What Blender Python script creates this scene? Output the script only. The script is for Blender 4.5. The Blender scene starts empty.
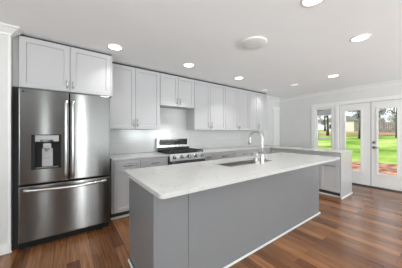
import bpy, bmesh, math, random
from mathutils import Vector, Matrix
random.seed(7)
PI = math.pi
sc = bpy.context.scene
COL = sc.collection

# ---------------------------------------------------------------- camera
CAM_H = 1.286
cd = bpy.data.cameras.new('camera'); cam = bpy.data.objects.new('camera', cd); COL.objects.link(cam)
cam.location = (0, 0, CAM_H)
cam.rotation_euler = (PI / 2, 0, math.radians(54.08 - 90))
cd.sensor_width = 36.0
cd.lens = 185.5 / 402 * 36.0
cd.shift_y = -0.97 / 402
cd.clip_start = 0.02; cd.clip_end = 400
sc.camera = cam

# ---------------------------------------------------------------- world, sun, added fill lights, exposure
w = bpy.data.worlds.new('sky'); sc.world = w; w.use_nodes = True
bg = w.node_tree.nodes['Background']
bg.inputs[0].default_value = (0.86, 0.93, 1.0, 1); bg.inputs[1].default_value = 1.3
sd = bpy.data.lights.new('sun', 'SUN'); sd.energy = 2.6; sd.angle = math.radians(3); sd.color = (1, 0.95, 0.86)
so = bpy.data.objects.new('sun', sd); COL.objects.link(so)
so.rotation_euler = Vector((0.76, -0.3, -0.70)).to_track_quat('-Z', 'Y').to_euler()

def area(name, loc, aim, sx, sy, power, color=(1, 1, 1)):
    l = bpy.data.lights.new(name, 'AREA'); l.shape = 'RECTANGLE'; l.size = sx; l.size_y = sy
    l.energy = power; l.color = color
    o = bpy.data.objects.new(name, l); COL.objects.link(o); o.location = loc
    o.rotation_euler = Vector(aim).to_track_quat('-Z', 'Y').to_euler()
    return o
# fill lights added indoors at the invented rear and left windows
FILL_TINT = (0.92, 0.97, 1.0)
area('fill_rear', (3.9, -3.40, 1.25), (0, 1, 1.9), 2.9, 1.5, 195, FILL_TINT)  # tilted up so the added light reaches the ceiling
area('fill_left', (-2.50, -1.2, 1.25), (1, -0.1, 1.7), 2.4, 1.5, 135, FILL_TINT)
area('reflection_slit', (-0.65, -3.47, 1.125), (0, 1, 0.0), 0.15, 1.7, 7, FILL_TINT)  # added slit lights give the refrigerator its bright reflected strips
area('reflection_slit', (0.49, -3.47, 1.125), (0, 1, 0.0), 0.17, 1.7, 36, FILL_TINT)
area('reflection_panel', (1.17, -3.47, 1.125), (0, 1, 0.0), 0.95, 1.7, 16, FILL_TINT)  # added broad light, reflected by the right refrigerator door
LAMP_POWER = 4.4
sc.view_settings.view_transform = 'Standard'
sc.view_settings.look = 'None'
sc.view_settings.gamma = 1.0
sc.view_settings.use_curve_mapping = False
sc.view_settings.exposure = 0.30
sc.cycles.diffuse_bounces = 8
sc.cycles.max_bounces = 14
sc.cycles.transparent_max_bounces = 16
sc.cycles.sample_clamp_indirect = 6.0

# ---------------------------------------------------------------- materials
def nt(name):
    m = bpy.data.materials.new(name); m.use_nodes = True
    return m, m.node_tree.nodes, m.node_tree.links, m.node_tree.nodes['Principled BSDF']

def coords(n, l, scale=(1, 1, 1), rot=(0, 0, 0), obj=True):
    tc = n.new('ShaderNodeTexCoord'); mp = n.new('ShaderNodeMapping')
    mp.inputs['Scale'].default_value = scale; mp.inputs['Rotation'].default_value = rot
    l.new(tc.outputs['Object'], mp.inputs['Vector'])
    return mp.outputs['Vector']

def paint(name, c, rough=0.5, var=0.03, spec=0.5, nscale=3.0, bump=0.0, metal=0.0):
    m, n, l, b = nt(name)
    v = coords(n, l)
    t = n.new('ShaderNodeTexNoise'); t.inputs['Scale'].default_value = nscale; t.inputs['Detail'].default_value = 4
    l.new(v, t.inputs['Vector'])
    r = n.new('ShaderNodeValToRGB')
    r.color_ramp.elements[0].position = 0.3; r.color_ramp.elements[1].position = 0.7
    r.color_ramp.elements[0].color = (*[x * (1 - var) for x in c], 1)
    r.color_ramp.elements[1].color = (*[min(1, x * (1 + var)) for x in c], 1)
    l.new(t.outputs['Fac'], r.inputs['Fac']); l.new(r.outputs['Color'], b.inputs['Base Color'])
    b.inputs['Roughness'].default_value = rough; b.inputs['Metallic'].default_value = metal
    b.inputs['Specular IOR Level'].default_value = spec
    if bump:
        bp = n.new('ShaderNodeBump'); bp.inputs['Strength'].default_value = bump; bp.inputs['Distance'].default_value = 0.002
        t2 = n.new('ShaderNodeTexNoise'); t2.inputs['Scale'].default_value = 180
        l.new(v, t2.inputs['Vector']); l.new(t2.outputs['Fac'], bp.inputs['Height']); l.new(bp.outputs['Normal'], b.inputs['Normal'])
    return m

def steel(name, c, rough=0.3, aniso=0.75):
    m, n, l, b = nt(name)
    v = coords(n, l, (2, 2, 260))
    t = n.new('ShaderNodeTexNoise'); t.inputs['Scale'].default_value = 1.0; t.inputs['Detail'].default_value = 3
    l.new(v, t.inputs['Vector'])
    r = n.new('ShaderNodeValToRGB')
    r.color_ramp.elements[0].color = (*[x * 0.93 for x in c], 1); r.color_ramp.elements[1].color = (*[x * 1.07 for x in c], 1)
    l.new(t.outputs['Fac'], r.inputs['Fac']); l.new(r.outputs['Color'], b.inputs['Base Color'])
    b.inputs['Metallic'].default_value = 1.0; b.inputs['Roughness'].default_value = rough
    b.inputs['Anisotropic'].default_value = aniso
    tg = n.new('ShaderNodeTangent'); tg.direction_type = 'RADIAL'; tg.axis = 'Z'
    b.inputs['Anisotropic Rotation'].default_value = 0.25
    l.new(tg.outputs['Tangent'], b.inputs['Tangent'])
    return m

def quartz(name):
    m, n, l, b = nt(name)
    v = coords(n, l)
    t = n.new('ShaderNodeTexNoise'); t.inputs['Scale'].default_value = 1.6; t.inputs['Detail'].default_value = 7; t.inputs['Distortion'].default_value = 1.8
    l.new(v, t.inputs['Vector'])
    r = n.new('ShaderNodeValToRGB'); e = r.color_ramp.elements
    e[0].position = 0.485; e[0].color = (0.475, 0.475, 0.463, 1)
    e[1].position = 0.515; e[1].color = (0.475, 0.475, 0.463, 1)
    k = e.new(0.5); k.color = (0.42, 0.42, 0.41, 1)
    l.new(t.outputs['Fac'], r.inputs['Fac']); l.new(r.outputs['Color'], b.inputs['Base Color'])
    b.inputs['Roughness'].default_value = 0.18
    return m

def wood_floor(name):
    m, n, l, b = nt(name)
    v = coords(n, l, (1, 1, 1), (0, 0, PI / 2))
    br = n.new('ShaderNodeTexBrick'); br.offset = 0.37; br.squash = 1.0
    br.inputs['Scale'].default_value = 1.0; br.inputs['Brick Width'].default_value = 0.95; br.inputs['Row Height'].default_value = 0.108
    br.inputs['Mortar Size'].default_value = 0.0012; br.inputs['Bias'].default_value = -0.1
    br.inputs['Color1'].default_value = (0.115, 0.046, 0.018, 1); br.inputs['Color2'].default_value = (0.30, 0.138, 0.058, 1)
    br.inputs['Mortar'].default_value = (0.03, 0.013, 0.007, 1)
    l.new(v, br.inputs['Vector'])
    v2 = coords(n, l, (26, 1.6, 1))
    t = n.new('ShaderNodeTexNoise'); t.inputs['Scale'].default_value = 2.0; t.inputs['Detail'].default_value = 8; t.inputs['Distortion'].default_value = 0.6
    l.new(v2, t.inputs['Vector'])
    r = n.new('ShaderNodeValToRGB'); r.color_ramp.elements[0].position = 0.3; r.color_ramp.elements[1].position = 0.72
    r.color_ramp.elements[0].color = (0.62, 0.58, 0.55, 1); r.color_ramp.elements[1].color = (1.25, 1.25, 1.25, 1)
    l.new(t.outputs['Fac'], r.inputs['Fac'])
    mx = n.new('ShaderNodeMix'); mx.data_type = 'RGBA'; mx.blend_type = 'MULTIPLY'; mx.inputs['Factor'].default_value = 1.0
    l.new(br.outputs['Color'], mx.inputs[6]); l.new(r.outputs['Color'], mx.inputs[7])
    l.new(mx.outputs[2], b.inputs['Base Color'])
    b.inputs['Roughness'].default_value = 0.2; b.inputs['Specular IOR Level'].default_value = 0.55
    bp = n.new('ShaderNodeBump'); bp.inputs['Strength'].default_value = 0.25; bp.inputs['Distance'].default_value = 0.002
    l.new(t.outputs['Fac'], bp.inputs['Height']); l.new(bp.outputs['Normal'], b.inputs['Normal'])
    return m

def tile(name):
    m, n, l, b = nt(name)
    v = coords(n, l, (1, 1, 1), (-PI / 2, 0, 0))
    br = n.new('ShaderNodeTexBrick'); br.offset = 0.5
    br.inputs['Scale'].default_value = 1.0; br.inputs['Brick Width'].default_value = 0.30; br.inputs['Row Height'].default_value = 0.10
    br.inputs['Mortar Size'].default_value = 0.0018
    br.inputs['Color1'].default_value = (0.57, 0.57, 0.56, 1); br.inputs['Color2'].default_value = (0.60, 0.60, 0.59, 1)
    br.inputs['Mortar'].default_value = (0.48, 0.48, 0.47, 1)
    l.new(v, br.inputs['Vector']); l.new(br.outputs['Color'], b.inputs['Base Color'])
    b.inputs['Roughness'].default_value = 0.15
    t = n.new('ShaderNodeTexNoise'); t.inputs['Scale'].default_value = 14
    v2 = coords(n, l); l.new(v2, t.inputs['Vector'])
    bp = n.new('ShaderNodeBump'); bp.inputs['Strength'].default_value = 0.25; bp.inputs['Distance'].default_value = 0.004
    l.new(t.outputs['Fac'], bp.inputs['Height']); l.new(bp.outputs['Normal'], b.inputs['Normal'])
    return m

def mottled(name, cols, scale, rough=0.9, detail=6):
    m, n, l, b = nt(name)
    v = coords(n, l)
    t = n.new('ShaderNodeTexNoise'); t.inputs['Scale'].default_value = scale; t.inputs['Detail'].default_value = detail
    l.new(v, t.inputs['Vector'])
    r = n.new('ShaderNodeValToRGB'); e = r.color_ramp.elements
    k = len(cols)
    e[0].position = 0.32; e[0].color = (*cols[0], 1); e[1].position = 0.68; e[1].color = (*cols[-1], 1)
    for i in range(1, k - 1):
        q = e.new(0.32 + 0.36 * i / (k - 1)); q.color = (*cols[i], 1)
    l.new(t.outputs['Fac'], r.inputs['Fac']); l.new(r.outputs['Color'], b.inputs['Base Color'])
    b.inputs['Roughness'].default_value = rough; b.inputs['Specular IOR Level'].default_value = 0.1
    return m

def glass_mat(name):
    m, n, l, b = nt(name)
    n.remove(b)
    out = n['Material Output']
    tr = n.new('ShaderNodeBsdfTransparent'); gl = n.new('ShaderNodeBsdfGlossy'); gl.inputs['Roughness'].default_value = 0.02
    fr = n.new('ShaderNodeFresnel'); fr.inputs['IOR'].default_value = 1.3
    mx = n.new('ShaderNodeMixShader')
    l.new(fr.outputs[0], mx.inputs[0]); l.new(tr.outputs[0], mx.inputs[1]); l.new(gl.outputs[0], mx.inputs[2])
    l.new(mx.outputs[0], out.inputs['Surface'])
    return m

def glow(name, c, s):
    m, n, l, b = nt(name)
    b.inputs['Base Color'].default_value = (0.9, 0.9, 0.88, 1)
    b.inputs['Emission Color'].default_value = (*c, 1); b.inputs['Emission Strength'].default_value = s
    return m

M = dict(
    wall=paint('wall_paint', (0.68, 0.68, 0.665), 0.6, 0.015, bump=0.05),
    rear_dark=paint('darkened_rear_wall_paint', (0.16, 0.16, 0.16), 0.7, 0.02),  # unseen wall kept dark to dim the refrigerator's reflection
    ceiling=paint('ceiling_paint', (0.89, 0.91, 0.92), 0.8, 0.01, bump=0.05),
    trim=paint('trim_paint', (0.80, 0.80, 0.78), 0.35, 0.01),
    door=paint('door_paint', (0.78, 0.78, 0.765), 0.3, 0.01),
    upper=paint('upper_cabinet_paint', (0.50, 0.497, 0.505), 0.55, 0.015),
    lower=paint('lower_cabinet_paint', (0.50, 0.502, 0.506), 0.28, 0.015),
    panel=paint('end_panel_paint', (0.46, 0.462, 0.466), 0.10, 0.01),
    island=paint('island_paint', (0.20, 0.208, 0.212), 0.26, 0.015),
    toe=paint('toe_kick_paint', (0.06, 0.06, 0.06), 0.5),
    quartz=quartz('white_quartz'), floor=wood_floor('oak_plank_floor'), tile=tile('glazed_tile'),
    steel=steel('brushed_steel', (0.185, 0.185, 0.178), 0.20, 1.0), steel_mid=steel('mid_steel', (0.32, 0.32, 0.315), 0.3), steel_light=steel('bright_steel', (0.62, 0.62, 0.61), 0.25),
    nickel=paint('satin_nickel', (0.62, 0.62, 0.61), 0.28, 0.02, metal=1.0),
    matte_black=paint('matte_black_plastic', (0.012, 0.012, 0.012), 0.6, 0.1, spec=0.2),
    seam_dark=paint('seam_shade_paint', (0.04, 0.04, 0.04), 0.8),  # shadow lines at the door edges, put into a dark colour
    pull=paint('brushed_pull_metal', (0.22, 0.22, 0.215), 0.35, 0.02, metal=1.0),  # darker copy of the nickel; base pulls carry dark reflections in colour
    black=paint('black_enamel', (0.012, 0.012, 0.012), 0.25, 0.1),
    iron=paint('cast_iron', (0.015, 0.015, 0.015), 0.55, 0.2),
    gap_shade=paint('gap_shade_paint', (0.03, 0.03, 0.03), 0.8),  # shade of the open gaps, put into the colour
    bodygray=paint('dark_gray_casing', (0.05, 0.05, 0.05), 0.5),
    display=paint('dark_glass_panel', (0.01, 0.01, 0.012), 0.08),
    glass=glass_mat('clear_glass'),
    lens=glow('lamp_lens', (1.0, 0.98, 0.93), 5.0),
    plastic=paint('white_plastic', (0.8, 0.8, 0.78), 0.4, 0.01),
    shade=paint('gray_shade_fabric', (0.42, 0.42, 0.43), 0.8, 0.03),
    lawn=mottled('lawn_grass', [(0.10, 0.20, 0.03), (0.24, 0.37, 0.06), (0.44, 0.54, 0.17)], 0.45),
    mulch=mottled('bark_mulch', [(0.09, 0.04, 0.025), (0.36, 0.18, 0.12), (0.66, 0.40, 0.28)], 2.6),
    litter=mottled('leaf_litter', [(0.30, 0.18, 0.11), (0.45, 0.30, 0.19)], 1.0),
    bark=mottled('tree_bark', [(0.035, 0.03, 0.028), (0.09, 0.075, 0.065)], 6.0),
    leafdark=mottled('dark_leaves', [(0.06, 0.09, 0.05), (0.19, 0.23, 0.15)], 2.0),
    leafpale=mottled('pale_leaves', [(0.24, 0.26, 0.22), (0.60, 0.60, 0.55)], 2.0),
    fence=mottled('weathered_fence_wood', [(0.16, 0.14, 0.125), (0.28, 0.25, 0.225)], 3.0),
    stone=mottled('patio_concrete', [(0.42, 0.41, 0.39), (0.52, 0.51, 0.49)], 4.0),
    siding=paint('pale_siding', (0.66, 0.57, 0.52), 0.7), roof=paint('gray_roof', (0.20, 0.19, 0.19), 0.8),
)

# ---------------------------------------------------------------- mesh helpers
def bx(bm, x0, y0, z0, x1, y1, z1, bev=0.0, seg=2):
    g = bmesh.ops.create_cube(bm, size=1.0)
    vs = g['verts']
    for v in vs:
        v.co = Vector((x0 + (v.co.x + .5) * (x1 - x0), y0 + (v.co.y + .5) * (y1 - y0), z0 + (v.co.z + .5) * (z1 - z0)))
    if bev:
        es = list({e for v in vs for e in v.link_edges})
        bmesh.ops.bevel(bm, geom=es, offset=bev, segments=seg, profile=0.5, affect='EDGES', clamp_overlap=True)
    return bm

def tube(bm, pts, r, seg=12, caps=True):
    pts = [Vector(p) for p in pts]
    rs = r if isinstance(r, (list, tuple)) else [r] * len(pts)
    rings = []; up = None
    for i, p in enumerate(pts):
        a = pts[max(i - 1, 0)]; b = pts[min(i + 1, len(pts) - 1)]
        t = (b - a).normalized()
        if up is None:
            up = Vector((0, 0, 1)) if abs(t.z) < 0.9 else Vector((1, 0, 0))
        s = t.cross(up).normalized(); up = s.cross(t).normalized()
        rings.append([bm.verts.new(p + (s * math.cos(2 * PI * k / seg) + up * math.sin(2 * PI * k / seg)) * rs[i]) for k in range(seg)])
    for i in range(len(rings) - 1):
        for k in range(seg):
            f = bm.faces.new((rings[i][k], rings[i][(k + 1) % seg], rings[i + 1][(k + 1) % seg], rings[i + 1][k])); f.smooth = True
    if caps:
        bm.faces.new(rings[0]); bm.faces.new(rings[-1])
    return bm

def lathe(bm, prof, cx=0, cy=0, seg=32):
    rings = [[bm.verts.new((cx + r * math.cos(2 * PI * k / seg), cy + r * math.sin(2 * PI * k / seg), z)) for k in range(seg)] for r, z in prof]
    for i in range(len(rings) - 1):
        for k in range(seg):
            f = bm.faces.new((rings[i][k], rings[i][(k + 1) % seg], rings[i + 1][(k + 1) % seg], rings[i + 1][k])); f.smooth = True
    bm.faces.new(rings[0]); bm.faces.new(rings[-1])
    return bm

def prism(bm, poly, z0, z1, bev=0.0):
    lo = [bm.verts.new((x, y, z0)) for x, y in poly]; hi = [bm.verts.new((x, y, z1)) for x, y in poly]
    n = len(poly)
    bm.faces.new(lo[::-1]); bm.faces.new(hi)
    for i in range(n):
        bm.faces.new((lo[i], lo[(i + 1) % n], hi[(i + 1) % n], hi[i]))
    if bev:
        bmesh.ops.bevel(bm, geom=bm.edges[:], offset=bev, segments=2, profile=0.5, affect='EDGES')
    return bm

def shaker(bm, x0, z0, x1, z1, y0, y1, rail=0.058, recess=0.013):
    """shaker front facing -Y: slab y0 (front) .. y1 with a recessed centre panel"""
    def rect(a, y):
        return [bm.verts.new(c) for c in ((x0 + a, y, z0 + a), (x1 - a, y, z0 + a), (x1 - a, y, z1 - a), (x0 + a, y, z1 - a))]
    e = 0.0016
    B = rect(0, y1); S = rect(0, y0 + e); F = rect(e, y0); I = rect(rail, y0); P = rect(rail + 0.005, y0 + recess)
    bm.faces.new(B)
    for a, b in ((B, S), (S, F), (F, I), (I, P)):
        for i in range(4):
            bm.faces.new((a[i], b[i], b[(i + 1) % 4], a[(i + 1) % 4]))
    bm.faces.new(P[::-1])
    return bm

def obj(name, bm, mat, parent=None, loc=None):
    bmesh.ops.recalc_face_normals(bm, faces=bm.faces[:])
    me = bpy.data.meshes.new(name); bm.to_mesh(me); bm.free()
    o = bpy.data.objects.new(name, me); COL.objects.link(o)
    me.materials.append(M[mat] if isinstance(mat, str) else mat)
    if parent: o.parent = parent
    if loc: o.location = loc
    return o

def part(name, mat, parent, fn):
    bm = bmesh.new(); fn(bm)
    return obj(name, bm, mat, parent)

def box(name, mat, parent, *c, bev=0.0):
    return obj(name, bx(bmesh.new(), *c, bev=bev), mat, parent)

def cut(o, boxes):
    """subtract boxes from o's mesh for good"""
    for c in boxes:
        cutter = obj('cutter', bx(bmesh.new(), *c), 'trim', o.parent)
        md = o.modifiers.new('cut', 'BOOLEAN'); md.operation = 'DIFFERENCE'; md.object = cutter; md.solver = 'EXACT'
        bpy.context.view_layer.update()
        me = bpy.data.meshes.new_from_object(o.evaluated_get(bpy.context.evaluated_depsgraph_get()))
        o.modifiers.clear(); old = o.data; o.data = me
        bpy.data.meshes.remove(old)
        cm = cutter.data; bpy.data.objects.remove(cutter); bpy.data.meshes.remove(cm)
    return o

def tag(o, label=None, cat=None, group=None, kind=None):
    if label: o['label'] = label
    if cat: o['category'] = cat
    if group: o['group'] = group
    if kind: o['kind'] = kind
    return o

def thing(name, label, cat, loc=(0, 0, 0), rz=0, group=None):
    o = bpy.data.objects.new(name, None); COL.objects.link(o)
    o.empty_display_size = 0.1
    o.location = loc; o.rotation_euler = (0, 0, rz)
    return tag(o, label, cat, group)

def struct(o, label, cat=None):
    return tag(o, label, cat, None, 'structure')

def copy_tree(o, parent=None):
    c = o.copy(); COL.objects.link(c)
    if parent: c.parent = parent
    for ch in list(o.children):
        copy_tree(ch, c)
    return c

# ---------------------------------------------------------------- room shell
CEIL = 2.425
XL, XR, YB, YR = -2.6, 5.83, 3.52, -3.5          # left, right, back, rear wall faces
T = 0.14
struct(box('floor', 'floor', None, XL - T, YR - T, -0.12, XR + T, YB + T, 0.0), 'glossy brown oak plank floor of the kitchen', 'floor')
struct(box('ceiling', 'ceiling', None, XL - T, YR - T, CEIL, XR + T, YB + T, CEIL + 0.15), 'flat white ceiling with recessed lights', 'ceiling')
struct(box('wall_back', 'wall', None, XL, YB, 0, XR + T, YB + T, CEIL), 'pale gray back wall behind the kitchen cabinets', 'wall')
wr = box('wall_right', 'wall', None, XR, YR - T, 0, XR + T, YB, CEIL)
D0, DM, D1 = 0.573, 1.202, 1.831                  # french door edges along y
cut(wr, [(XR - .1, D0 - .03, 0.0, XR + T + .1, D1 + .03, 2.05), (XR - .1, 1.985, 0.52, XR + T + .1, 2.405, 1.985)])
struct(wr, 'pale gray right wall with white garden doors and a narrow window', 'wall')
wl = box('wall_left', 'wall', None, XL, 2.845, 0, -0.497, YB - .002, CEIL)
struct(wl, 'pale gray wall to the left of the refrigerator', 'wall')
ws = box('wall_side', 'wall', None, XL - T, YR - T, 0, XL, YB + T, CEIL)
cut(ws, [(XL - T - .1, -2.4, 0.5, XL + .1, 0.0, 2.0)])  # opening added for light on this unseen side
struct(ws, 'pale gray side wall behind the camera', 'wall')
wq = box('wall_rear', 'rear_dark', None, XL, YR - T, 0, XR, YR, CEIL)
REAR = [(-0.78, -0.52, 0.25, 2.0), (0.40, 0.60, 0.25, 2.0), (0.66, 1.68, 0.25, 2.0), (2.45, 5.35, 0.5, 2.0)]  # openings added behind the camera for light and steel reflections
cut(wq, [(a, YR - T - .1, z0, b, YR + .1, z1) for a, b, z0, z1 in REAR])
struct(wq, 'unseen rear wall darkened for the refrigerator reflections, with added windows', 'wall')
for i, (a, b, z0, z1) in enumerate(REAR):
    def fr(bm, a=a, b=b, z0=z0, z1=z1):
        for q in ((a, z0, a + .04, z1), (b - .04, z0, b, z1), (a + .04, z0, b - .04, z0 + .04), (a + .04, z1 - .04, b - .04, z1)):
            bx(bm, q[0], YR - .09, q[1], q[2], YR - .03, q[3])
        if b - a > 1:
            for k in (1, 2):
                x = a + (b - a) * k / 3
                bx(bm, x - .03, YR - .09, z0 + .04, x + .03, YR - .03, z1 - .04)
    f = part('window_%d' % (i + 2), 'trim', None, fr)
    struct(f, 'unseen white framed window added in the rear wall for light', 'window')
    box('window_pane', 'glass', f, a + .04, YR - .062, z0 + .04, b - .04, YR - .058, z1 - .04)

# crown moulding
def crown_prof():
    return [(0, -0.085), (0.012, -0.085), (0.018, -0.066), (0.040, -0.046), (0.062, -0.026), (0.078, -0.016), (0.088, -0.012), (0.088, 0), (0, 0)]
def sweep(bm, path, side):
    """sweep the crown profile along a horizontal polyline; side = +1 profile grows to the left of travel"""
    pr = crown_prof(); rings = []
    n = len(path)
    for i, p in enumerate(path):
        p = Vector((p[0], p[1]))
        ds = []
        if i > 0: ds.append((p - Vector(path[i - 1])).normalized())
        if i < n - 1: ds.append((Vector(path[i + 1]) - p).normalized())
        ns = [Vector((-d.y, d.x)) * side for d in ds]
        if len(ns) == 2:
            nb = (ns[0] + ns[1]); nb = nb / (1 + ns[0].dot(ns[1]))
        else:
            nb = ns[0]
        rings.append([bm.verts.new((p.x + nb.x * o, p.y + nb.y * o, CEIL + z)) for o, z in pr])
    for i in range(n - 1):
        for k in range(len(pr)):
            bm.faces.new((rings[i][k], rings[i][(k + 1) % len(pr)], rings[i + 1][(k + 1) % len(pr)], rings[i + 1][k]))
    bm.faces.new(rings[0]); bm.faces.new(rings[-1])
struct(part('trim_1', 'trim', None, lambda bm: sweep(bm, [(4.70, YB), (XR, YB), (XR, YR)], -1)), 'white crown moulding along the right wall', 'trim')
struct(part('trim_2', 'trim', None, lambda bm: sweep(bm, [(XL, 2.845), (-0.496, 2.845), (-0.496, 2.908)], -1)), 'white crown moulding ending beside the refrigerator cabinet', 'trim')
# corner board at the end of the left wall and baseboards
struct(part('trim_3', 'trim', None, lambda bm: bx(bm, -0.515, 2.838, 0.10, -0.490, 2.90, CEIL - 0.085, bev=.003)), 'white corner strip at the end of the left wall', 'trim')
def baseb(bm, x0, y0, x1, y1):
    bx(bm, x0, y0, 0, x1, y1, 0.10, bev=.004)
struct(part('baseboard_left', 'trim', None, lambda bm: (baseb(bm, XL, 2.825, -0.486, 2.8445), bx(bm, XL, 2.808, 0, -0.478, 2.825, 0.02, bev=.004))), 'white baseboard at the foot of the left wall', 'baseboard')
struct(part('baseboard_right', 'trim', None, lambda bm: (baseb(bm, XR - .018, 1.94, XR - .0005, YB - .001), baseb(bm, XR - .018, YR + .001, XR - .0005, 0.47))), 'white baseboard at the foot of the right wall', 'baseboard')

# door casing on the back wall beyond the peninsula
def back_casing(bm):
    bx(bm, 5.46, YB - .022, 0, 5.56, YB - .001, 2.05, bev=.003)
    bx(bm, 5.43, YB - .022, 2.05, 5.81, YB - .001, 2.15, bev=.003)
struct(part('trim_4', 'trim', None, back_casing), 'white door casing on the back wall in the far corner', 'trim')
struct(part('door_3', 'door', None, lambda bm: bx(bm, 5.565, YB - .016, 0.005, 5.81, YB - .001, 2.045)), 'narrow white door in the far corner', 'door')

# french doors in the right wall: front faces -X, built along y
def door_leaf(name, ya, yb, g0, g1, label):
    x0, x1 = XR + .03, XR + .075
    z0, z1, gz0, gz1 = 0.03, 2.02, 0.345, 1.85
    def slab(bm):
        bx(bm, x0, ya, z0, x1, g0, z1); bx(bm, x0, g1, z0, x1, yb, z1)
        bx(bm, x0, g0, z0, x1, g1, gz0); bx(bm, x0, g0, gz1, x1, g1, z1)
        bmesh.ops.remove_doubles(bm, verts=bm.verts[:], dist=1e-5)
    d = part(name, 'door', None, slab)
    struct(d, label, 'door')
    def mould(bm):
        for q in ((g0 - .035, gz0 - .035, g0, gz1 + .035), (g1, gz0 - .035, g1 + .035, gz1 + .035), (g0, gz0 - .035, g1, gz0), (g0, gz1, g1, gz1 + .035)):
            bx(bm, x0 - .014, q[0], q[1], x0 + .002, q[2], q[3], bev=.004)
    part('glazing_bead', 'trim', d, mould)
    box('glass_pane', 'glass', d, x0 + .02, g0 + .001, gz0 + .001, x0 + .025, g1 - .001, gz1 - .001)
    return d
dl = door_leaf('door_1', DM + .005, D1 - .004, 1.392, 1.700, 'white left-hand garden door with one tall glass pane')
dr = door_leaf('door_2', D0 + .004, DM - .005, 0.772, 1.077, 'white right-hand garden door with lever handle and deadbolt')
xk = XR + .03
def ydisc(bm, y, z, r, x0, x1, seg=20):
    tube(bm, [(x0, y, z), (x1, y, z)], r, seg)
part('deadbolt', 'pull', dr, lambda bm: (ydisc(bm, 1.150, 1.063, .030, xk, xk - .012), ydisc(bm, 1.150, 1.063, .016, xk - .012, xk - .03)))
part('door_lever', 'pull', dr, lambda bm: (ydisc(bm, 1.150, 0.945, .032, xk, xk - .01), ydisc(bm, 1.150, 0.945, .012, xk - .01, xk - .055),
     tube(bm, [(xk - .05, 1.158, .945), (xk - .055, 1.10, .947), (xk - .05, 1.04, .943)], [.011, .010, .008], 10)))
part('seam_shade', 'seam_dark', dl, lambda bm: (bx(bm, xk + .002, DM - .0045, .03, xk + .03, DM + .0045, 2.02), bx(bm, xk + .002, D1 - .0035, .03, xk + .03, D1 + .0028, 2.0235), bx(bm, xk + .002, DM - .0045, 2.0205, xk + .03, D1 - .0035, 2.0238)))  # dark strips drawn as shadow lines around the door leaves
part('seam_shade', 'seam_dark', dr, lambda bm: (bx(bm, xk + .002, D0 - .0028, .03, xk + .03, D0 + .0035, 2.0235), bx(bm, xk + .002, D0 + .0035, 2.0205, xk + .03, DM - .005, 2.0238)))
def jamb(bm):
    for y0, y1 in ((D0 - .029, D0 - .003), (D1 + .003, D1 + .029)):
        bx(bm, XR + .002, y0, 0, XR + T, y1, 2.05)
    bx(bm, XR + .002, D0 - .029, 2.024, XR + T, D1 + .029, 2.049)
    c = .085                                           # casing
    bx(bm, XR - .02, D1 + .012, 0, XR - .0005, D1 + .012 + c, 2.03, bev=.003)
    bx(bm, XR - .02, D0 - .012 - c, 0, XR - .0005, D0 - .012, 2.03, bev=.003)
    bx(bm, XR - .024, D0 - .012 - c, 2.03, XR - .0005, D1 + .012 + c, 2.11, bev=.003)
struct(part('trim_5', 'trim', None, jamb), 'white casing around the garden doors', 'trim')
struct(part('trim_6', 'toe', None, lambda bm: bx(bm, XR + .003, D0 - .003, 0.0005, XR + T + .02, D1 + .003, 0.024, bev=.003)), 'dark threshold under the garden doors', 'threshold')

# narrow double hung window
W0, W1 = 2.013, 2.375
def wframe(bm):
    c = .10
    bx(bm, XR - .02, W0 - .028 - .075, .42, XR - .0005, W0 - .028, 2.0, bev=.003); bx(bm, XR - .02, W1 + .028, .42, XR - .0005, W1 + .028 + c, 2.0, bev=.003)
    bx(bm, XR - .024, W0 - .103, 2.0, XR - .0005, W1 + .128, 2.11, bev=.003)
    bx(bm, XR - .05, W0 - .12, .48, XR - .0005, W1 + .14, .518, bev=.004)
    for q in ((W0 - .028, .52, W0 + .002, 1.985), (W1 - .002, .52, W1 + .028, 1.985), (W0, .52, W1, .565), (W0, 1.945, W1, 1.985)):
        bx(bm, XR + .01, q[0], q[1], XR + .11, q[2], q[3])
    bx(bm, XR + .04, W0 + .002, 1.105, XR + .085, W1 - .002, 1.16, bev=.004)
w1 = part('window_1', 'trim', None, wframe)
struct(w1, 'narrow white double hung window left of the garden doors', 'window')
box('upper_pane', 'glass', w1, XR + .068, W0 + .002, 1.16, XR + .072, W1 - .002, 1.945)
box('lower_pane', 'glass', w1, XR + .052, W0 + .002, .565, XR + .056, W1 - .002, 1.105)
t = thing('roller_shade', 'gray rolled-up shade at the top of the narrow window', 'shade', (XR + .03, (W0 + W1) / 2, 1.944))
part('roll', 'shade', t, lambda bm: tube(bm, [(0, -.175, -.02), (0, .175, -.02)], .018, 14))
box('cloth', 'shade', t, -.017, -.172, -.16, -.014, .172, -.03)
box('hem_bar', 'trim', t, -.02, -.173, -.172, -.010, .173, -.158, bev=.003)

struct(part('shade_strip_2', 'gap_shade', None, lambda bm: bx(bm, -.4965, 2.915, .001, -.424, 2.925, 1.809)), 'dark strip painted as the shade between the refrigerator and the left wall', 'trim')  # near-black strip stands in for the deep shade beside the refrigerator

# ---------------------------------------------------------------- cabinets
def bar_pull(bm, c, L, vertical, y):
    """bar pull standing off a front plane y (faces -Y); c = (x, z) centre"""
    x, z = c; h = L / 2; s = .028
    d = (0, 0, 1) if vertical else (1, 0, 0)
    P = lambda a, yy: (x + d[0] * a, yy, z + d[2] * a)
    tube(bm, [P(-h, y - s), P(h, y - s)], .0075, 10)
    for a in (-h * .72, h * .72):
        tube(bm, [P(a, y - .001), P(a, y - s)], .0045, 8)

def front(root, kind, x0, z0, x1, z1, paint_, pull=None, rail=.058, hollow=False):
    """one door or drawer of a cabinet whose fronts occupy local y 0..0.02"""
    o = part(kind, paint_, root, lambda bm: shaker(bm, x0, z0, x1, z1, 0.0, 0.02, rail))
    if pull:
        (px, pz, L, vert) = pull
        part('pull_handle', 'pull' if paint_ == 'lower' else 'nickel', o, lambda bm: bar_pull(bm, (px, pz), L, vert, 0.0))
    return o

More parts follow.
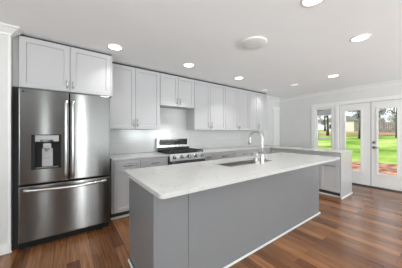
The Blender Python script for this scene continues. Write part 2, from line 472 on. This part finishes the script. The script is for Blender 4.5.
G = .003
def wall_cab(label, x0, x1, yf, z0, z1, depth, group=None, split=None, pull_z=None, L=.13, rightfill=0.0):
    r = thing('upper_cabinet', label, 'cabinet', (x0, yf, z0), 0, group)
    W = x1 - x0; H = z1 - z0
    box('carcass', 'upper', r, G / 2, .0205, 0, W - G / 2, depth, H)
    s = (split - x0) if split else W / 2
    pz = L / 2 + .045
    front(r, 'cabinet_door', G, .002, s - .0025, H - .002, 'upper', (s - .030, pz, L, True))
    front(r, 'cabinet_door', s + .0025, .002, W - G, H - .002, 'upper', (s + .030, pz, L, True))
    return r

UY, UB, UT = 3.196, 1.352, 2.392
UD = YB - .012 - UY
fc = wall_cab('light gray two-door cabinet above the steel refrigerator', -0.44, 0.516, 2.914, 1.812, 2.397, YB - .012 - 2.914, 'wall cabinets', split=0.037, L=.09)
box('filler_strip', 'upper', fc, -.054, .03, .0, -.0005, .05, .585)
box('side_panel', 'upper', fc, .957, .0, .0, .973, YB - .012 - 2.914, .585)
wall_cab('tall light gray wall cabinet between the refrigerator cabinet and the range', 0.545, 1.388, UY, UB, UT, UD, 'wall cabinets', split=.945)
wall_cab('short light gray wall cabinet hung above the range', 1.391, 2.147, UY, 1.80, UT, UD, 'wall cabinets', L=.11)
wall_cab('tall light gray wall cabinet just right of the short one over the range', 2.150, 3.030, UY, UB, UT, UD, 'wall cabinets', split=2.575)
wall_cab('tall light gray wall cabinet second from the far right end of the wall row', 3.033, 3.890, UY, UB, UT, UD, 'wall cabinets', split=3.475)
wall_cab('tall light gray wall cabinet at the far right end of the wall row', 3.893, 4.660, UY, UB, UT, UD, 'wall cabinets', split=4.25)
struct(part('shade_strip_1', 'gap_shade', None, lambda bm: (bx(bm, .55, UY + .035, UT + .001, 4.655, YB - .02, CEIL - .001), bx(bm, -.435, 2.95, 2.398, .53, YB - .02, CEIL - .001))), 'dark strip painted as the shadow between wall cabinets and ceiling', 'trim')  # dark fill stands in for the shadow above the wall cabinets

CY = 2.881; BF = CY + .040; BD = YB - .012 - BF; BH = .884
def base_cab(label, loc, W, depth, layout, rz=0, group='base cabinets', kick=True):
    r = thing('base_cabinet', label, 'cabinet', loc, rz, group)
    box('carcass', 'lower', r, G / 2, .0205, .105, W - G / 2, depth, BH)
    k = box('toe_kick', 'toe', r, G / 2, .085, 0, W - G / 2, .10, .1045)
    box('shoe_moulding', 'trim', k, G / 2, .068, 0, W - G / 2, .0845, .030, bev=.003)
    for kind, x0, z0, x1, z1, pull, rail in layout:
        front(r, kind, x0, z0, x1, z1, 'lower', pull, rail)
    return r
DZ0, DZ1 = .722, .872
def drawer(x0, x1, L=.13):
    return ('drawer', x0 + G, DZ0, x1 - G, DZ1, ((x0 + x1) / 2, (DZ0 + DZ1) / 2, L, False), .045)
def door_(x0, x1, pull):
    return ('cabinet_door', x0 + G, .112, x1 - G, DZ0 - .008, pull, .058)
def pullout(x0, x1, L=.13):
    return door_(x0, x1, ((x0 + x1) / 2, DZ0 - .035, L, False))
def hinged(x0, x1, right):
    return door_(x0, x1, ((x1 - .035) if right else (x0 + .035), DZ0 - .12, .13, True))

base_cab('gray base cabinet with drawer and pull-out beside the refrigerator', (.525, BF, 0), .411, BD, [drawer(.03, .411), pullout(.03, .411)])
base_cab('gray base cabinet with drawer and door just left of the range', (.937, BF, 0), .481, BD, [drawer(0, .481), hinged(0, .481, True)])
base_cab('slim gray drawer cabinet touching the right side of the range', (2.190, BF, 0), .209, BD, [drawer(0, .209, .08), pullout(0, .209, .08)])
base_cab('gray base cabinet second right of the range, next to the slim one', (2.400, BF, 0), .67, BD, [drawer(0, .67, .16), hinged(0, .335, True), hinged(.335, .67, False)])
base_cab('gray base cabinet third right of the range along the back wall', (3.071, BF, 0), .60, BD, [drawer(0, .60, .16), hinged(0, .30, True), hinged(.30, .60, False)])
base_cab('gray corner base cabinet where back counter meets the peninsula', (3.672, BF, 0), .626, BD, [drawer(0, .60, .16), hinged(0, .60, False)])
PX = 4.315                                          # peninsula fronts face -X
PD = 4.935 - PX
base_cab('narrow gray peninsula cabinet with horizontal pull next to the end panel', (PX, 1.696, 0), .357, PD, [drawer(0, .355, .2), door_(0, .355, (.178, .625, .22, False))], -PI / 2)
base_cab('wide gray peninsula cabinet between the narrow end cabinet and the corner', (PX, 2.880, 0), 1.183, PD, [drawer(.04, .61, .16), drawer(.61, 1.183, .16), hinged(.04, .61, True), hinged(.61, 1.183, False)], -PI / 2)
pe = tag(box('end_panel', 'panel', None, PX + .0, 1.318, 0, 4.94, 1.338, .884), 'glossy gray end panel closing the peninsula near the garden doors', 'panel')
box('shoe_moulding', 'trim', pe, PX - .004, 1.302, 0, 4.944, 1.3175, .028, bev=.003)

# countertops
def rounded(x0, y0, x1, y1, r, n=5):
    v = []
    for cx, cy, a0 in ((x1 - r, y1 - r, 0), (x0 + r, y1 - r, 90), (x0 + r, y0 + r, 180), (x1 - r, y0 + r, 270)):
        for k in range(n + 1):
            a = math.radians(a0 + 90 * k / n); v.append((cx + r * math.cos(a), cy + r * math.sin(a)))
    return v
def slab_top(bm, poly):
    prism(bm, poly, .886, .916, bev=.003)
tag(part('countertop', 'quartz', None, lambda bm: slab_top(bm, [(.522, CY), (1.419, CY), (1.419, YB - .012), (.522, YB - .012)])), 'short white quartz countertop left of the range', 'countertop')
tag(part('countertop', 'quartz', None, lambda bm: slab_top(bm, [(2.188, CY), (4.275, CY), (4.275, 1.311), (4.955, 1.311), (4.955, YB - .012), (2.188, YB - .012)])), 'L-shaped white quartz countertop over the back cabinets and peninsula', 'countertop')
bs = part('backsplash', 'tile', None, lambda bm: (bx(bm, .53, YB - .010, .917, 1.3895, YB - .001, UB - .001), bx(bm, 1.3895, YB - .010, .917, 2.1485, YB - .001, 1.799), bx(bm, 2.1485, YB - .010, .917, 4.955, YB - .001, UB - .001)))
tag(bs, 'pale glazed tile backsplash between counter and wall cabinets', 'backsplash')

# ---------------------------------------------------------------- island
IX0, IX1, IY0, IY1 = .456, 3.370, 1.040, 1.962
PX0, PX1, PY0, PY1 = .518, 3.284, 1.300, 1.938
isl = thing('kitchen_island', 'long gray kitchen island base under the white quartz top', 'island', (PX0, PY0, 0))
Lx, Ly = PX1 - PX0, PY1 - PY0
box('end_panel', 'island', isl, 0, .022, 0, .02, Ly, BH, bev=.001)
box('end_panel', 'island', isl, Lx - .02, .022, 0, Lx, Ly, BH, bev=.001)
box('front_panel', 'island', isl, .297, 0, 0, Lx, .021, BH, bev=.0015)
box('front_panel', 'island', isl, .021, 0, 0, .293, .021, BH, bev=.0015)
box('corner_trim', 'island', isl, -.006, -.006, 0, .020, .021, BH, bev=.002)
box('corner_trim', 'island', isl, -.006, Ly - .02, 0, -.0005, Ly + .004, BH, bev=.001)
box('back_frame', 'island', isl, .021, Ly - .04, .10, Lx - .021, Ly - .001, BH)
box('shoe_moulding', 'trim', isl, -.008, -.02, 0, Lx + .008, -.0065, .022, bev=.004)
box('shoe_moulding', 'trim', isl, -.022, -.02, 0, -.0085, Ly, .022, bev=.004)
box('shoe_moulding', 'trim', isl, Lx + .0005, -.0, 0, Lx + .014, Ly, .022, bev=.004)
SX0, SX1, SY0, SY1 = 1.44, 2.26, 1.452, 1.785
top = part('island_countertop', 'quartz', None, lambda bm: slab_top(bm, rounded(IX0, IY0, IX1, IY1, .022)))
cut(top, [(SX0, SY0, .8, SX1, SY1, 1.0)])
tag(top, 'long white quartz top of the island with an undermount sink', 'countertop')

# sink
sk = thing('kitchen_sink', 'stainless undermount sink set in the white island top', 'sink', ((SX0 + SX1) / 2, (SY0 + SY1) / 2, .67))
def bowl(bm):
    hx, hy, d = (SX1 - SX0) / 2 + .004, (SY1 - SY0) / 2 + .004, .214
    def rr(hx, hy, r, z):
        v = []
        for cx, cy, a0 in ((hx - r, hy - r, 0), (-hx + r, hy - r, 90), (-hx + r, -hy + r, 180), (hx - r, -hy + r, 270)):
            for k in range(5):
                a = math.radians(a0 + k * 22.5); v.append(bm.verts.new((cx + r * math.cos(a), cy + r * math.sin(a), z)))
        return v
    R = [rr(hx + .012, hy + .012, .03, d), rr(hx, hy, .02, d), rr(hx - .004, hy - .004, .03, .03), rr(hx - .03, hy - .03, .02, .006), rr(.05, .05, .03, .002)]
    for a, b in zip(R, R[1:]):
        for k in range(20):
            f = bm.faces.new((a[k], a[(k + 1) % 20], b[(k + 1) % 20], b[k])); f.smooth = True
    bm.faces.new(R[-1])
b_ = part('bowl', 'steel_mid', sk, bowl)
sm = b_.modifiers.new('thick', 'SOLIDIFY'); sm.thickness = .0015; sm.offset = -1
part('drain', 'nickel', sk, lambda bm: lathe(bm, [(.043, .003), (.043, .006), (.030, .007), (.028, .004)], 0, 0, 24))

# faucet and soap pump
FX, FY, FZ = 1.944, 1.405, .916
fa = thing('faucet', 'tall arched nickel faucet standing at the island sink', 'faucet', (FX, FY, FZ))
part('base', 'nickel', fa, lambda bm: lathe(bm, [(.027, 0), (.027, .006), (.025, .012), (.0235, .10), (.017, .115)], 0, 0, 24))
def spout(bm):
    R = .092; zt = .30
    pts = [(0, 0, .10), (0, 0, .2)]
    for k in range(0, 19):
        a = PI - PI * k / 18 * 1.06
        pts.append((0, R + R * math.cos(a), zt + R * math.sin(a)))
    tube(bm, pts, .0145, 14)
part('spout', 'nickel', fa, spout)
part('spray_head', 'nickel', fa, lambda bm: tube(bm, [(0, .184, .288), (0, .187, .258), (0, .189, .225)], [.016, .0185, .0195], 16))
part('lever', 'nickel', fa, lambda bm: (tube(bm, [(.018, 0, .06), (.045, 0, .062)], .011, 12), tube(bm, [(.04, 0, .062), (.11, -.004, .078)], [.006, .0045], 10)))
sp = thing('soap_pump', 'small nickel soap pump just left of the faucet', 'soap pump', (1.862, 1.423, .916))
part('pump_body', 'nickel', sp, lambda bm: lathe(bm, [(.020, 0), (.020, .005), (.011, .012), (.010, .085), (.013, .09), (.013, .115), (.008, .12)], 0, 0, 18))
part('pump_nozzle', 'nickel', sp, lambda bm: tube(bm, [(0, -.006, .123), (0, .03, .128), (0, .075, .118)], [.008, .0065, .005], 10))

# ---------------------------------------------------------------- refrigerator
FX0, FX1, FYF = -.423, .479, 2.767
fr = thing('refrigerator', 'large stainless steel french door refrigerator with water dispenser', 'refrigerator', (FX0, FYF, 0))
FW = FX1 - FX0; mid = .028 - FX0; top_, seam = 1.782, .706
box('casing', 'bodygray', fr, .006, .085, .045, FW - .006, .74, 1.775, bev=.004)
def rounded_door(bm, x0, x1, z0, z1):
    bx(bm, x0, 0, z0, x1, .082, z1, bev=.014, seg=4)
ld = part('left_door', 'steel', fr, lambda bm: rounded_door(bm, 0, mid - .0025, seam + .006, top_))
dx0, dx1, dz0, dz1 = -.318 - FX0, -.052 - FX0, .875, 1.268
cut(ld, [(dx0, -.05, dz0, dx1, .06, dz1)])
rd = part('right_door', 'steel', fr, lambda bm: rounded_door(bm, mid + .0025, FW, seam + .006, top_))
fz = part('freezer_drawer', 'steel', fr, lambda bm: rounded_door(bm, 0, FW, .078, seam - .006))
part('base_grille', 'matte_black', fr, lambda bm: (bx(bm, .01, .035, .014, FW - .01, .10, .076), [bx(bm, .03 + k * .05, .030, .028, .06 + k * .05, .035, .050) for k in range(17)]))
for x in (.07, FW - .07):
    part('leveling_foot', 'bodygray', fr, lambda bm: lathe(bm, [(.022, 0), (.022, .012), (.012, .014), (.012, .03)], x, .055, 14))
def vbar(bm, x):
    n = 14; w_, t_ = .017, .011
    ring = []
    for i in range(n + 1):
        f = i / n; z = .745 + f * .93; y = -.030 - .022 * math.sin(PI * f)
        ring.append([bm.verts.new((x + a * w_, y + b * t_, z)) for a, b in ((-1, .6), (-.7, -1), (.7, -1), (1, .6), (.7, 1), (-.7, 1))])
    for a, b in zip(ring, ring[1:]):
        for k in range(6):
            bm.faces.new((a[k], a[(k + 1) % 6], b[(k + 1) % 6], b[k])).smooth = True
    bm.faces.new(ring[0]); bm.faces.new(ring[-1])
    for z in (.78, 1.64):
        bx(bm, x - .012, -.032, z - .02, x + .012, .001, z + .02, bev=.003)
part('door_handle', 'steel_light', ld, lambda bm: vbar(bm, mid - .034))
part('door_handle', 'steel_light', rd, lambda bm: vbar(bm, mid + .034))
def hbar(bm):
    n = 18; ring = []
    for i in range(n + 1):
        f = i / n; x = .045 + f * (FW - .09); y = -.030 - .024 * math.sin(PI * f); z = .655 - .012 * math.sin(PI * f)
        ring.append([bm.verts.new((x, y + b * .011, z + a * .018)) for a, b in ((-1, .6), (-.7, -1), (.7, -1), (1, .6), (.7, 1), (-.7, 1))])
    for a, b in zip(ring, ring[1:]):
        for k in range(6):
            bm.faces.new((a[k], a[(k + 1) % 6], b[(k + 1) % 6], b[k])).smooth = True
    bm.faces.new(ring[0]); bm.faces.new(ring[-1])
    for x in (.065, FW - .065):
        bx(bm, x - .02, -.034, .635, x + .02, .001, .672, bev=.004)
part('drawer_handle', 'steel_light', fz, hbar)
# water dispenser
dp = part('dispenser', 'matte_black', ld, lambda bm: (bx(bm, dx0 + .001, .050, dz0 + .001, dx1 - .001, .058, dz1 - .001), bx(bm, dx0 + .001, -.001, dz0 + .001, dx0 + .034, .05, dz1 - .001),
     bx(bm, dx1 - .022, -.001, dz0 + .001, dx1 - .001, .05, dz1 - .001), bx(bm, dx0 + .034, -.001, dz0 + .001, dx1 - .022, .05, dz0 + .012)))
box('control_panel', 'steel_mid', dp, dx0 + .031, -.004, dz1 - .082, dx1 - .023, .049, dz1 - .006, bev=.004)
box('display', 'display', dp, dx0 + .075, -.006, dz1 - .080, dx1 - .075, -.0045, dz1 - .058)
part('spout_housing', 'steel_mid', dp, lambda bm: (bx(bm, dx0 + .098, .002, dz1 - .165, dx1 - .092, .030, dz1 - .095, bev=.008), tube(bm, [((dx0 + dx1) / 2, .02, dz1 - .165), ((dx0 + dx1) / 2, .02, dz1 - .19)], .014, 12)))
box('back_plate', 'steel_mid', dp, dx0 + .088, .036, dz0 + .022, dx1 - .080, .0495, dz1 - .160, bev=.002)
box('paddle', 'steel_mid', dp, dx0 + .100, .020, dz1 - .275, dx1 - .094, .0355, dz1 - .20, bev=.005)
box('drip_tray', 'steel_mid', dp, dx0 + .036, .002, dz0 + .0125, dx1 - .028, .035, dz0 + .020, bev=.002)
# round badge and two letters on the left door
def ring_badge(bm):
    cx, cz, r = .040, 1.742, .0115
    bx_v = [bm.verts.new((cx + r * math.cos(2 * PI * k / 24), -.0012, cz + r * math.sin(2 * PI * k / 24))) for k in range(24)]
    bk = [bm.verts.new((v.co.x, .001, v.co.z)) for v in bx_v]
    bm.faces.new(bx_v); bm.faces.new(bk)
    for k in range(24):
        bm.faces.new((bx_v[k], bx_v[(k + 1) % 24], bk[(k + 1) % 24], bk[k]))
part('round_badge', 'black', ld, ring_badge)
def text(name, body, size, loc, mat, parent, rot=(PI / 2, 0, 0)):
    c = bpy.data.curves.new(name, 'FONT'); c.body = body; c.size = size; c.extrude = .0006
    o = bpy.data.objects.new(name, c); COL.objects.link(o)
    bpy.context.view_layer.update()
    me = bpy.data.meshes.new_from_object(o.evaluated_get(bpy.context.evaluated_depsgraph_get()))
    bpy.data.objects.remove(o); bpy.data.curves.remove(c)
    o = bpy.data.objects.new(name, me); COL.objects.link(o); me.materials.append(M[mat])
    o.parent = parent; o.location = loc; o.rotation_euler = rot
    return o
text('badge_lettering', 'LG', .026, (.056, -.0006, 1.733), 'bodygray', ld)

# ---------------------------------------------------------------- gas range
RX0, RX1 = 1.424, 2.183; RW = RX1 - RX0; RY = 2.862
rg = thing('gas_range', 'stainless gas range with black grates and a row of knobs', 'range', (RX0, RY, 0))
box('oven_body', 'bodygray', rg, .002, .045, .09, RW - .002, .63, .895)
box('cooktop', 'black', rg, .0, .035, .8955, RW, .585, .922, bev=.004)
def cpanel(bm):
    v = [(0, -.006, .80), (0, .034, .80), (0, .034, .922), (0, .018, .922)]
    a = [bm.verts.new((.0, y, z)) for _, y, z in v]; b = [bm.verts.new((RW, y, z)) for _, y, z in v]
    bm.faces.new(a); bm.faces.new(b)
    for k in range(4):
        bm.faces.new((a[k], a[(k + 1) % 4], b[(k + 1) % 4], b[k]))
cp = part('control_panel', 'steel_mid', rg, cpanel)
for k in range(5):
    x = .085 + k * (RW - .17) / 4
    kb = part('knob', 'steel_light', rg, lambda bm: (tube(bm, [(x, .006, .863), (x, -.004, .861)], .026, 18), tube(bm, [(x, -.004, .861), (x, -.034, .855)], [.021, .018], 18)))
    part('knob_collar', 'black', kb, lambda bm: tube(bm, [(x, .0075, .8635), (x, .0025, .8625)], .031, 18))
od = part('oven_door', 'steel', rg, lambda bm: bx(bm, .004, -.002, .235, RW - .004, .0445, .790, bev=.006))
box('door_window', 'display', od, .13, -.004, .34, RW - .13, -.0015, .62, bev=.001)
part('oven_handle', 'steel_light', od, lambda bm: (tube(bm, [(.05, -.055, .735), (RW - .05, -.055, .735)], .013, 14), [tube(bm, [(q, -.002, .735), (q, -.055, .735)], .010, 10) for q in (.08, RW - .08)]))
box('storage_drawer', 'steel', rg, .004, 0.0, .095, RW - .004, .0445, .228, bev=.005)
box('kick_plate', 'black', rg, .01, .06, .0, RW - .01, .62, .0895)
bk = part('backguard', 'steel_light', rg, lambda bm: bx(bm, .0, .586, .8955, RW, .642, 1.178, bev=.010))
box('display_panel', 'display', bk, .055, .582, 1.040, RW - .055, .5875, 1.162, bev=.002)
box('backguard_vent', 'black', bk, .012, .580, .924, RW - .012, .5855, 1.000, bev=.002)
def burner(bm, x, y):
    lathe(bm, [(.05, .9225), (.05, .930), (.034, .932), (.034, .942), (.012, .946)], x, y, 20)
for x, y in ((.15, .17), (.15, .44), (RW / 2, .31), (RW - .15, .17), (RW - .15, .44)):
    part('burner', 'iron', rg, lambda bm: burner(bm, x, y))
def grate(bm, x0, x1):
    y0, y1, z0, z1 = .055, .565, .943, .963
    for x in (x0, x1 - .014):
        bx(bm, x, y0, z0, x + .014, y1, z1)
    for y in (y0, (y0 + y1) / 2 - .007, y1 - .014):
        bx(bm, x0 + .014, y, z0, x1 - .014, y + .014, z1)
    xm = (x0 + x1) / 2
    bx(bm, xm - .006, y0 + .014, z0 + .001, xm + .006, y1 - .014, z1 + .004)
    for y in (y0 + .12, y1 - .12):
        bx(bm, x0 + .014, y - .006, z0 + .001, x1 - .014, y + .006, z1 + .004)
    for x in (x0, x1 - .014):
        for y in (y0, y1 - .014):
            bx(bm, x, y, .9222, x + .014, y + .014, z0)
for k in range(3):
    a = .012 + k * (RW - .024) / 3
    part('burner_grate', 'iron', rg, lambda bm: grate(bm, a + .002, a + (RW - .024) / 3 - .002))

# ---------------------------------------------------------------- ceiling lights
def make_light(R=.098):
    r = thing('ceiling_light', '', 'light', (0, 0, CEIL))
    def ring(bm):
        prof = [(R * .80, -.002), (R * .86, -.007), (R, -.005), (R, -.0005), (R * .80, -.0005)]
        rings = [[bm.verts.new((q * math.cos(2 * PI * k / 40), q * math.sin(2 * PI * k / 40), z)) for k in range(40)] for q, z in prof]
        for i in range(len(rings)):
            a, b = rings[i], rings[(i + 1) % len(rings)]
            for k in range(40):
                bm.faces.new((a[k], a[(k + 1) % 40], b[(k + 1) % 40], b[k])).smooth = True
    part('trim_ring', 'plastic', r, ring)
    part('lens', 'lens', r, lambda bm: lathe(bm, [(R * .79, -.0005), (R * .79, -.003), (R * .5, -.0042)], 0, 0, 40))
    ld_ = bpy.data.lights.new('lamp', 'AREA'); ld_.shape = 'DISK'; ld_.size = R * 1.5; ld_.energy = LAMP_POWER; ld_.spread = math.radians(105); ld_.color = (1, 0.985, 0.95)
    lo = bpy.data.objects.new('lamp', ld_); COL.objects.link(lo); lo.parent = r; lo.location = (0, 0, -.010)
    return r
LIGHTS = [((.52, 2.66), 'round recessed ceiling light in front of the refrigerator cabinet, leftmost in the photo'),
          ((1.66, 2.64), 'round recessed ceiling light in front of the range'),
          ((2.89, 2.65), 'round recessed ceiling light in front of the wall cabinets right of the range'),
          ((1.70, .715), 'round recessed ceiling light cut off by the top edge of the photo'),
          ((2.85, .68), 'large bright recessed ceiling light at the upper right of the photo'),
          ((.52, .70), 'round recessed ceiling light above the near end of the island'),
          ((4.31, 1.455), 'recessed ceiling light above the near end of the peninsula'),
          ((4.36, 2.26), 'faint small recessed ceiling light above the middle of the peninsula'),
          ((4.25, 3.0), 'recessed ceiling light close to the last wall cabinet')]
proto = make_light()
DIM = [c for c in proto.children if c.type == 'LIGHT'][0].data.copy(); DIM.energy = 1.2
DIM_LENS = [c for c in proto.children if c.name.startswith('lens')][0].data.copy()
DIM_LENS.materials.clear(); DIM_LENS.materials.append(glow('dimmed_lens', (1.0, 0.98, 0.95), 0.35))
for i, ((x, y), lab) in enumerate(LIGHTS):
    o = proto if i == 0 else copy_tree(proto)
    if i == 0:                                          # this one is turned down a little
        HALF = [c for c in proto.children if c.type == 'LIGHT'][0].data.copy(); HALF.energy = LAMP_POWER * 0.45
    if i >= 7:                                          # the two faint ones are dimmed
        for ch in o.children:
            if ch.type == 'LIGHT':
                ch.data = DIM
            elif ch.name.startswith('lens'):
                ch.data = DIM_LENS
    o.location = (x, y, CEIL); o['label'] = lab; o['group'] = 'recessed ceiling lights'
cv = thing('ceiling_cover_plate', 'plain white round cover plate on the ceiling above the island', 'cover plate', (1.905, 1.50, CEIL))
part('plate', 'plastic', cv, lambda bm: lathe(bm, [(.150, -.0005), (.158, -.006), (.158, -.016), (.150, -.022), (.06, -.0235), (.01, -.0235)], 0, 0, 56))
part('centre_screw', 'nickel', cv, lambda bm: lathe(bm, [(.006, -.0236), (.006, -.025), (.003, -.026)], 0, 0, 12))

for c in proto.children:
    if c.type == 'LIGHT': c.data = HALF
# ---------------------------------------------------------------- garden
PROF = [(5.98, -.16), (9, -.14), (13.2, -.10), (20, .35), (30, .95), (39, 1.30), (60, 1.9), (110, 3.0)]
def gz(x):
    for (a, za), (b, zb) in zip(PROF, PROF[1:]):
        if a <= x <= b: return za + (zb - za) * (x - a) / (b - a)
    return PROF[0][1] if x < PROF[0][0] else PROF[-1][1]
def ground(bm, x0, x1, y0, y1, dz=0.0, n=26, amp=.0, skirt=.3):
    rnd = random.Random(3)
    nx, ny = n, n
    g = [[bm.verts.new((x0 + (x1 - x0) * i / nx, y0 + (y1 - y0) * j / ny, gz(x0 + (x1 - x0) * i / nx) + dz + rnd.uniform(-amp, amp))) for j in range(ny + 1)] for i in range(nx + 1)]
    for i in range(nx):
        for j in range(ny):
            bm.faces.new((g[i][j], g[i + 1][j], g[i + 1][j + 1], g[i][j + 1])).smooth = True
struct(part('lawn', 'lawn', None, lambda bm: ground(bm, 5.98, 110, -30, 80)), 'bright green sloping lawn outside the garden doors', 'lawn')
tag(part('bark_mulch', 'mulch', None, lambda bm: ground(bm, 6.6, 11.6, -6, 12, .035, 40, .03)), 'reddish brown bark mulch just outside the garden doors', 'mulch', None, 'stuff')
tag(part('fallen_leaves', 'litter', None, lambda bm: ground(bm, 30, 39.6, -20, 45, .04, 34, .03)), 'brown fallen leaves along the far edge of the lawn', 'leaves', None, 'stuff')
fe = thing('garden_fence', 'weathered gray board fence beyond the lawn', 'fence', (40, 3.5, gz(40) - .1))
def boards(bm):
    for k in range(62):
        y = -6 + k * .20
        bx(bm, 0, y, 0, .03, y + .185, 1.75 + random.uniform(-.03, .03))
part('board_panel', 'fence', fe, boards)
for k in range(5):
    part('fence_post', 'fence', fe, lambda bm: bx(bm, .03, -6 + k * 3.06, -.1, .15, -5.88 + k * 3.06, 1.85))
part('fence_rail', 'fence', fe, lambda bm: (bx(bm, .151, -6, .4, .20, 6.4, .5), bx(bm, .151, -6, 1.3, .20, 6.4, 1.4)))

def make_tree(x, y, h, crown, r, mat, label, seed, n=900, leaf=.35, crown_z=.45):
    rnd = random.Random(seed)
    t = thing('garden_tree', label, 'tree', (x, y, gz(x) - .05), 0, 'trees beyond the lawn')
    def trunk(bm):
        pts = [(rnd.uniform(-.03, .03) * k, rnd.uniform(-.03, .03) * k, h * .85 * k / 7) for k in range(8)]
        tube(bm, pts, [r * (1 - .1 * k) * (1.25 if k == 0 else 1) for k in range(8)], 9)
        for q in range(11):
            z = h * rnd.uniform(.28, .78); a = rnd.uniform(0, 2 * PI); L = crown * rnd.uniform(.6, 1.0)
            p = [(0, 0, z)]
            for k in range(1, 5):
                p.append((math.cos(a + rnd.uniform(-.2, .2)) * L * k / 4, math.sin(a + rnd.uniform(-.2, .2)) * L * k / 4, z + L * .45 * k / 4 + rnd.uniform(-.1, .1)))
            tube(bm, p, [r * .38 * (1 - .2 * k) for k in range(5)], 6)
    part('trunk', 'bark', t, trunk)
    def leaves(bm):
        cl = [(Vector((rnd.uniform(-1, 1) * crown * .8, rnd.uniform(-1, 1) * crown * .8, h * rnd.uniform(crown_z, 1.0))), rnd.uniform(.4, .9) * crown * .5) for _ in range(16)]
        for _ in range(n):
            c, q = rnd.choice(cl)
            p = c + Vector((rnd.gauss(0, .5), rnd.gauss(0, .5), rnd.gauss(0, .4))) * q
            a = Vector((rnd.uniform(-1, 1), rnd.uniform(-1, 1), rnd.uniform(-1, 1))).normalized()
            b = a.orthogonal().normalized(); s = leaf * rnd.uniform(.6, 1.2)
            bm.faces.new([bm.verts.new(p + a * s * .5), bm.verts.new(p + b * s * .3), bm.verts.new(p - a * s * .5), bm.verts.new(p - b * s * .3)])
    part('foliage', mat, t, leaves)
make_tree(26.0, 6.05, 10, 2.0, .30, 'leafdark', 'thick dark trunked tree seen through the left garden door', 1, 500, .35, .6)
make_tree(51.0, 10.3, 9, 2.0, .20, 'leafpale', 'gray green tree to the right of the neighbouring house', 2, 2210, .5, .2)
make_tree(24.0, 9.75, 9, 1.6, .17, 'leafdark', 'slim dark tree at the left side of the narrow window', 3, 600, .35, .35)
make_tree(29.5, 10.6, 9, 1.6, .16, 'leafdark', 'slim dark tree at the right side of the narrow window', 4, 600, .35, .35)
make_tree(27.5, 3.55, 9, 1.7, .16, 'leafpale', 'dark trunk at the right edge of the right garden door', 5, 350, .3, .5)
make_tree(48.0, 4.6, 8, 2.2, .18, 'leafpale', 'pale budding tree standing behind the middle of the board fence', 6, 2550, .45, .15)
make_tree(58.0, 21.5, 10, 3.6, .25, 'leafpale', 'pale tree far beyond the left half of the narrow window', 7, 2550, .55, .1)
make_tree(70.0, 17.2, 10, 3.6, .25, 'leafpale', 'tall pale tree rising behind the neighbouring house', 8, 2550, .6, .1)
make_tree(72.0, 10.0, 11, 3.4, .25, 'leafpale', 'pale tree in the far background behind the board fence, left of the others', 9, 2720, .6, .1)
make_tree(66.0, 3.6, 10, 3.2, .25, 'leafpale', 'pale tree in the far background at the right end of the board fence', 10, 2550, .6, .1)
make_tree(60.0, 29.0, 10, 3.4, .25, 'leafpale', 'pale tree at the far left edge of the narrow window', 11, 1200, .6, .1)
make_tree(43.6, 7.9, 7, 1.1, .12, 'leafpale', 'small pale tree just behind the left end of the board fence', 12, 1100, .4, .2)
ho = thing('neighbour_house', 'pale neighbouring house glimpsed left of the dark tree trunk', 'house', (50, 15.6, gz(50) - .2))
box('house_wall', 'siding', ho, 0, -2.6, -.3, 6, 2.6, 2.6)
def gable(bm):
    a = [bm.verts.new(p) for p in ((-.3, -2.9, 2.55), (-.3, 2.9, 2.55), (-.3, 0, 4.1))]; b = [bm.verts.new((6.3, v.co.y, v.co.z)) for v in a]
    bm.faces.new(a); bm.faces.new(b)
    for k in range(3):
        bm.faces.new((a[k], a[(k + 1) % 3], b[(k + 1) % 3], b[k]))
part('gable_roof', 'roof', ho, gable)
for y in (1.6,):
    f = box('house_window', 'trim', ho, -.04, y - .5, .8, .01, y + .5, 2.0)
    box('window_glass', 'display', f, -.06, y - .42, .88, -.041, y + .42, 1.92)
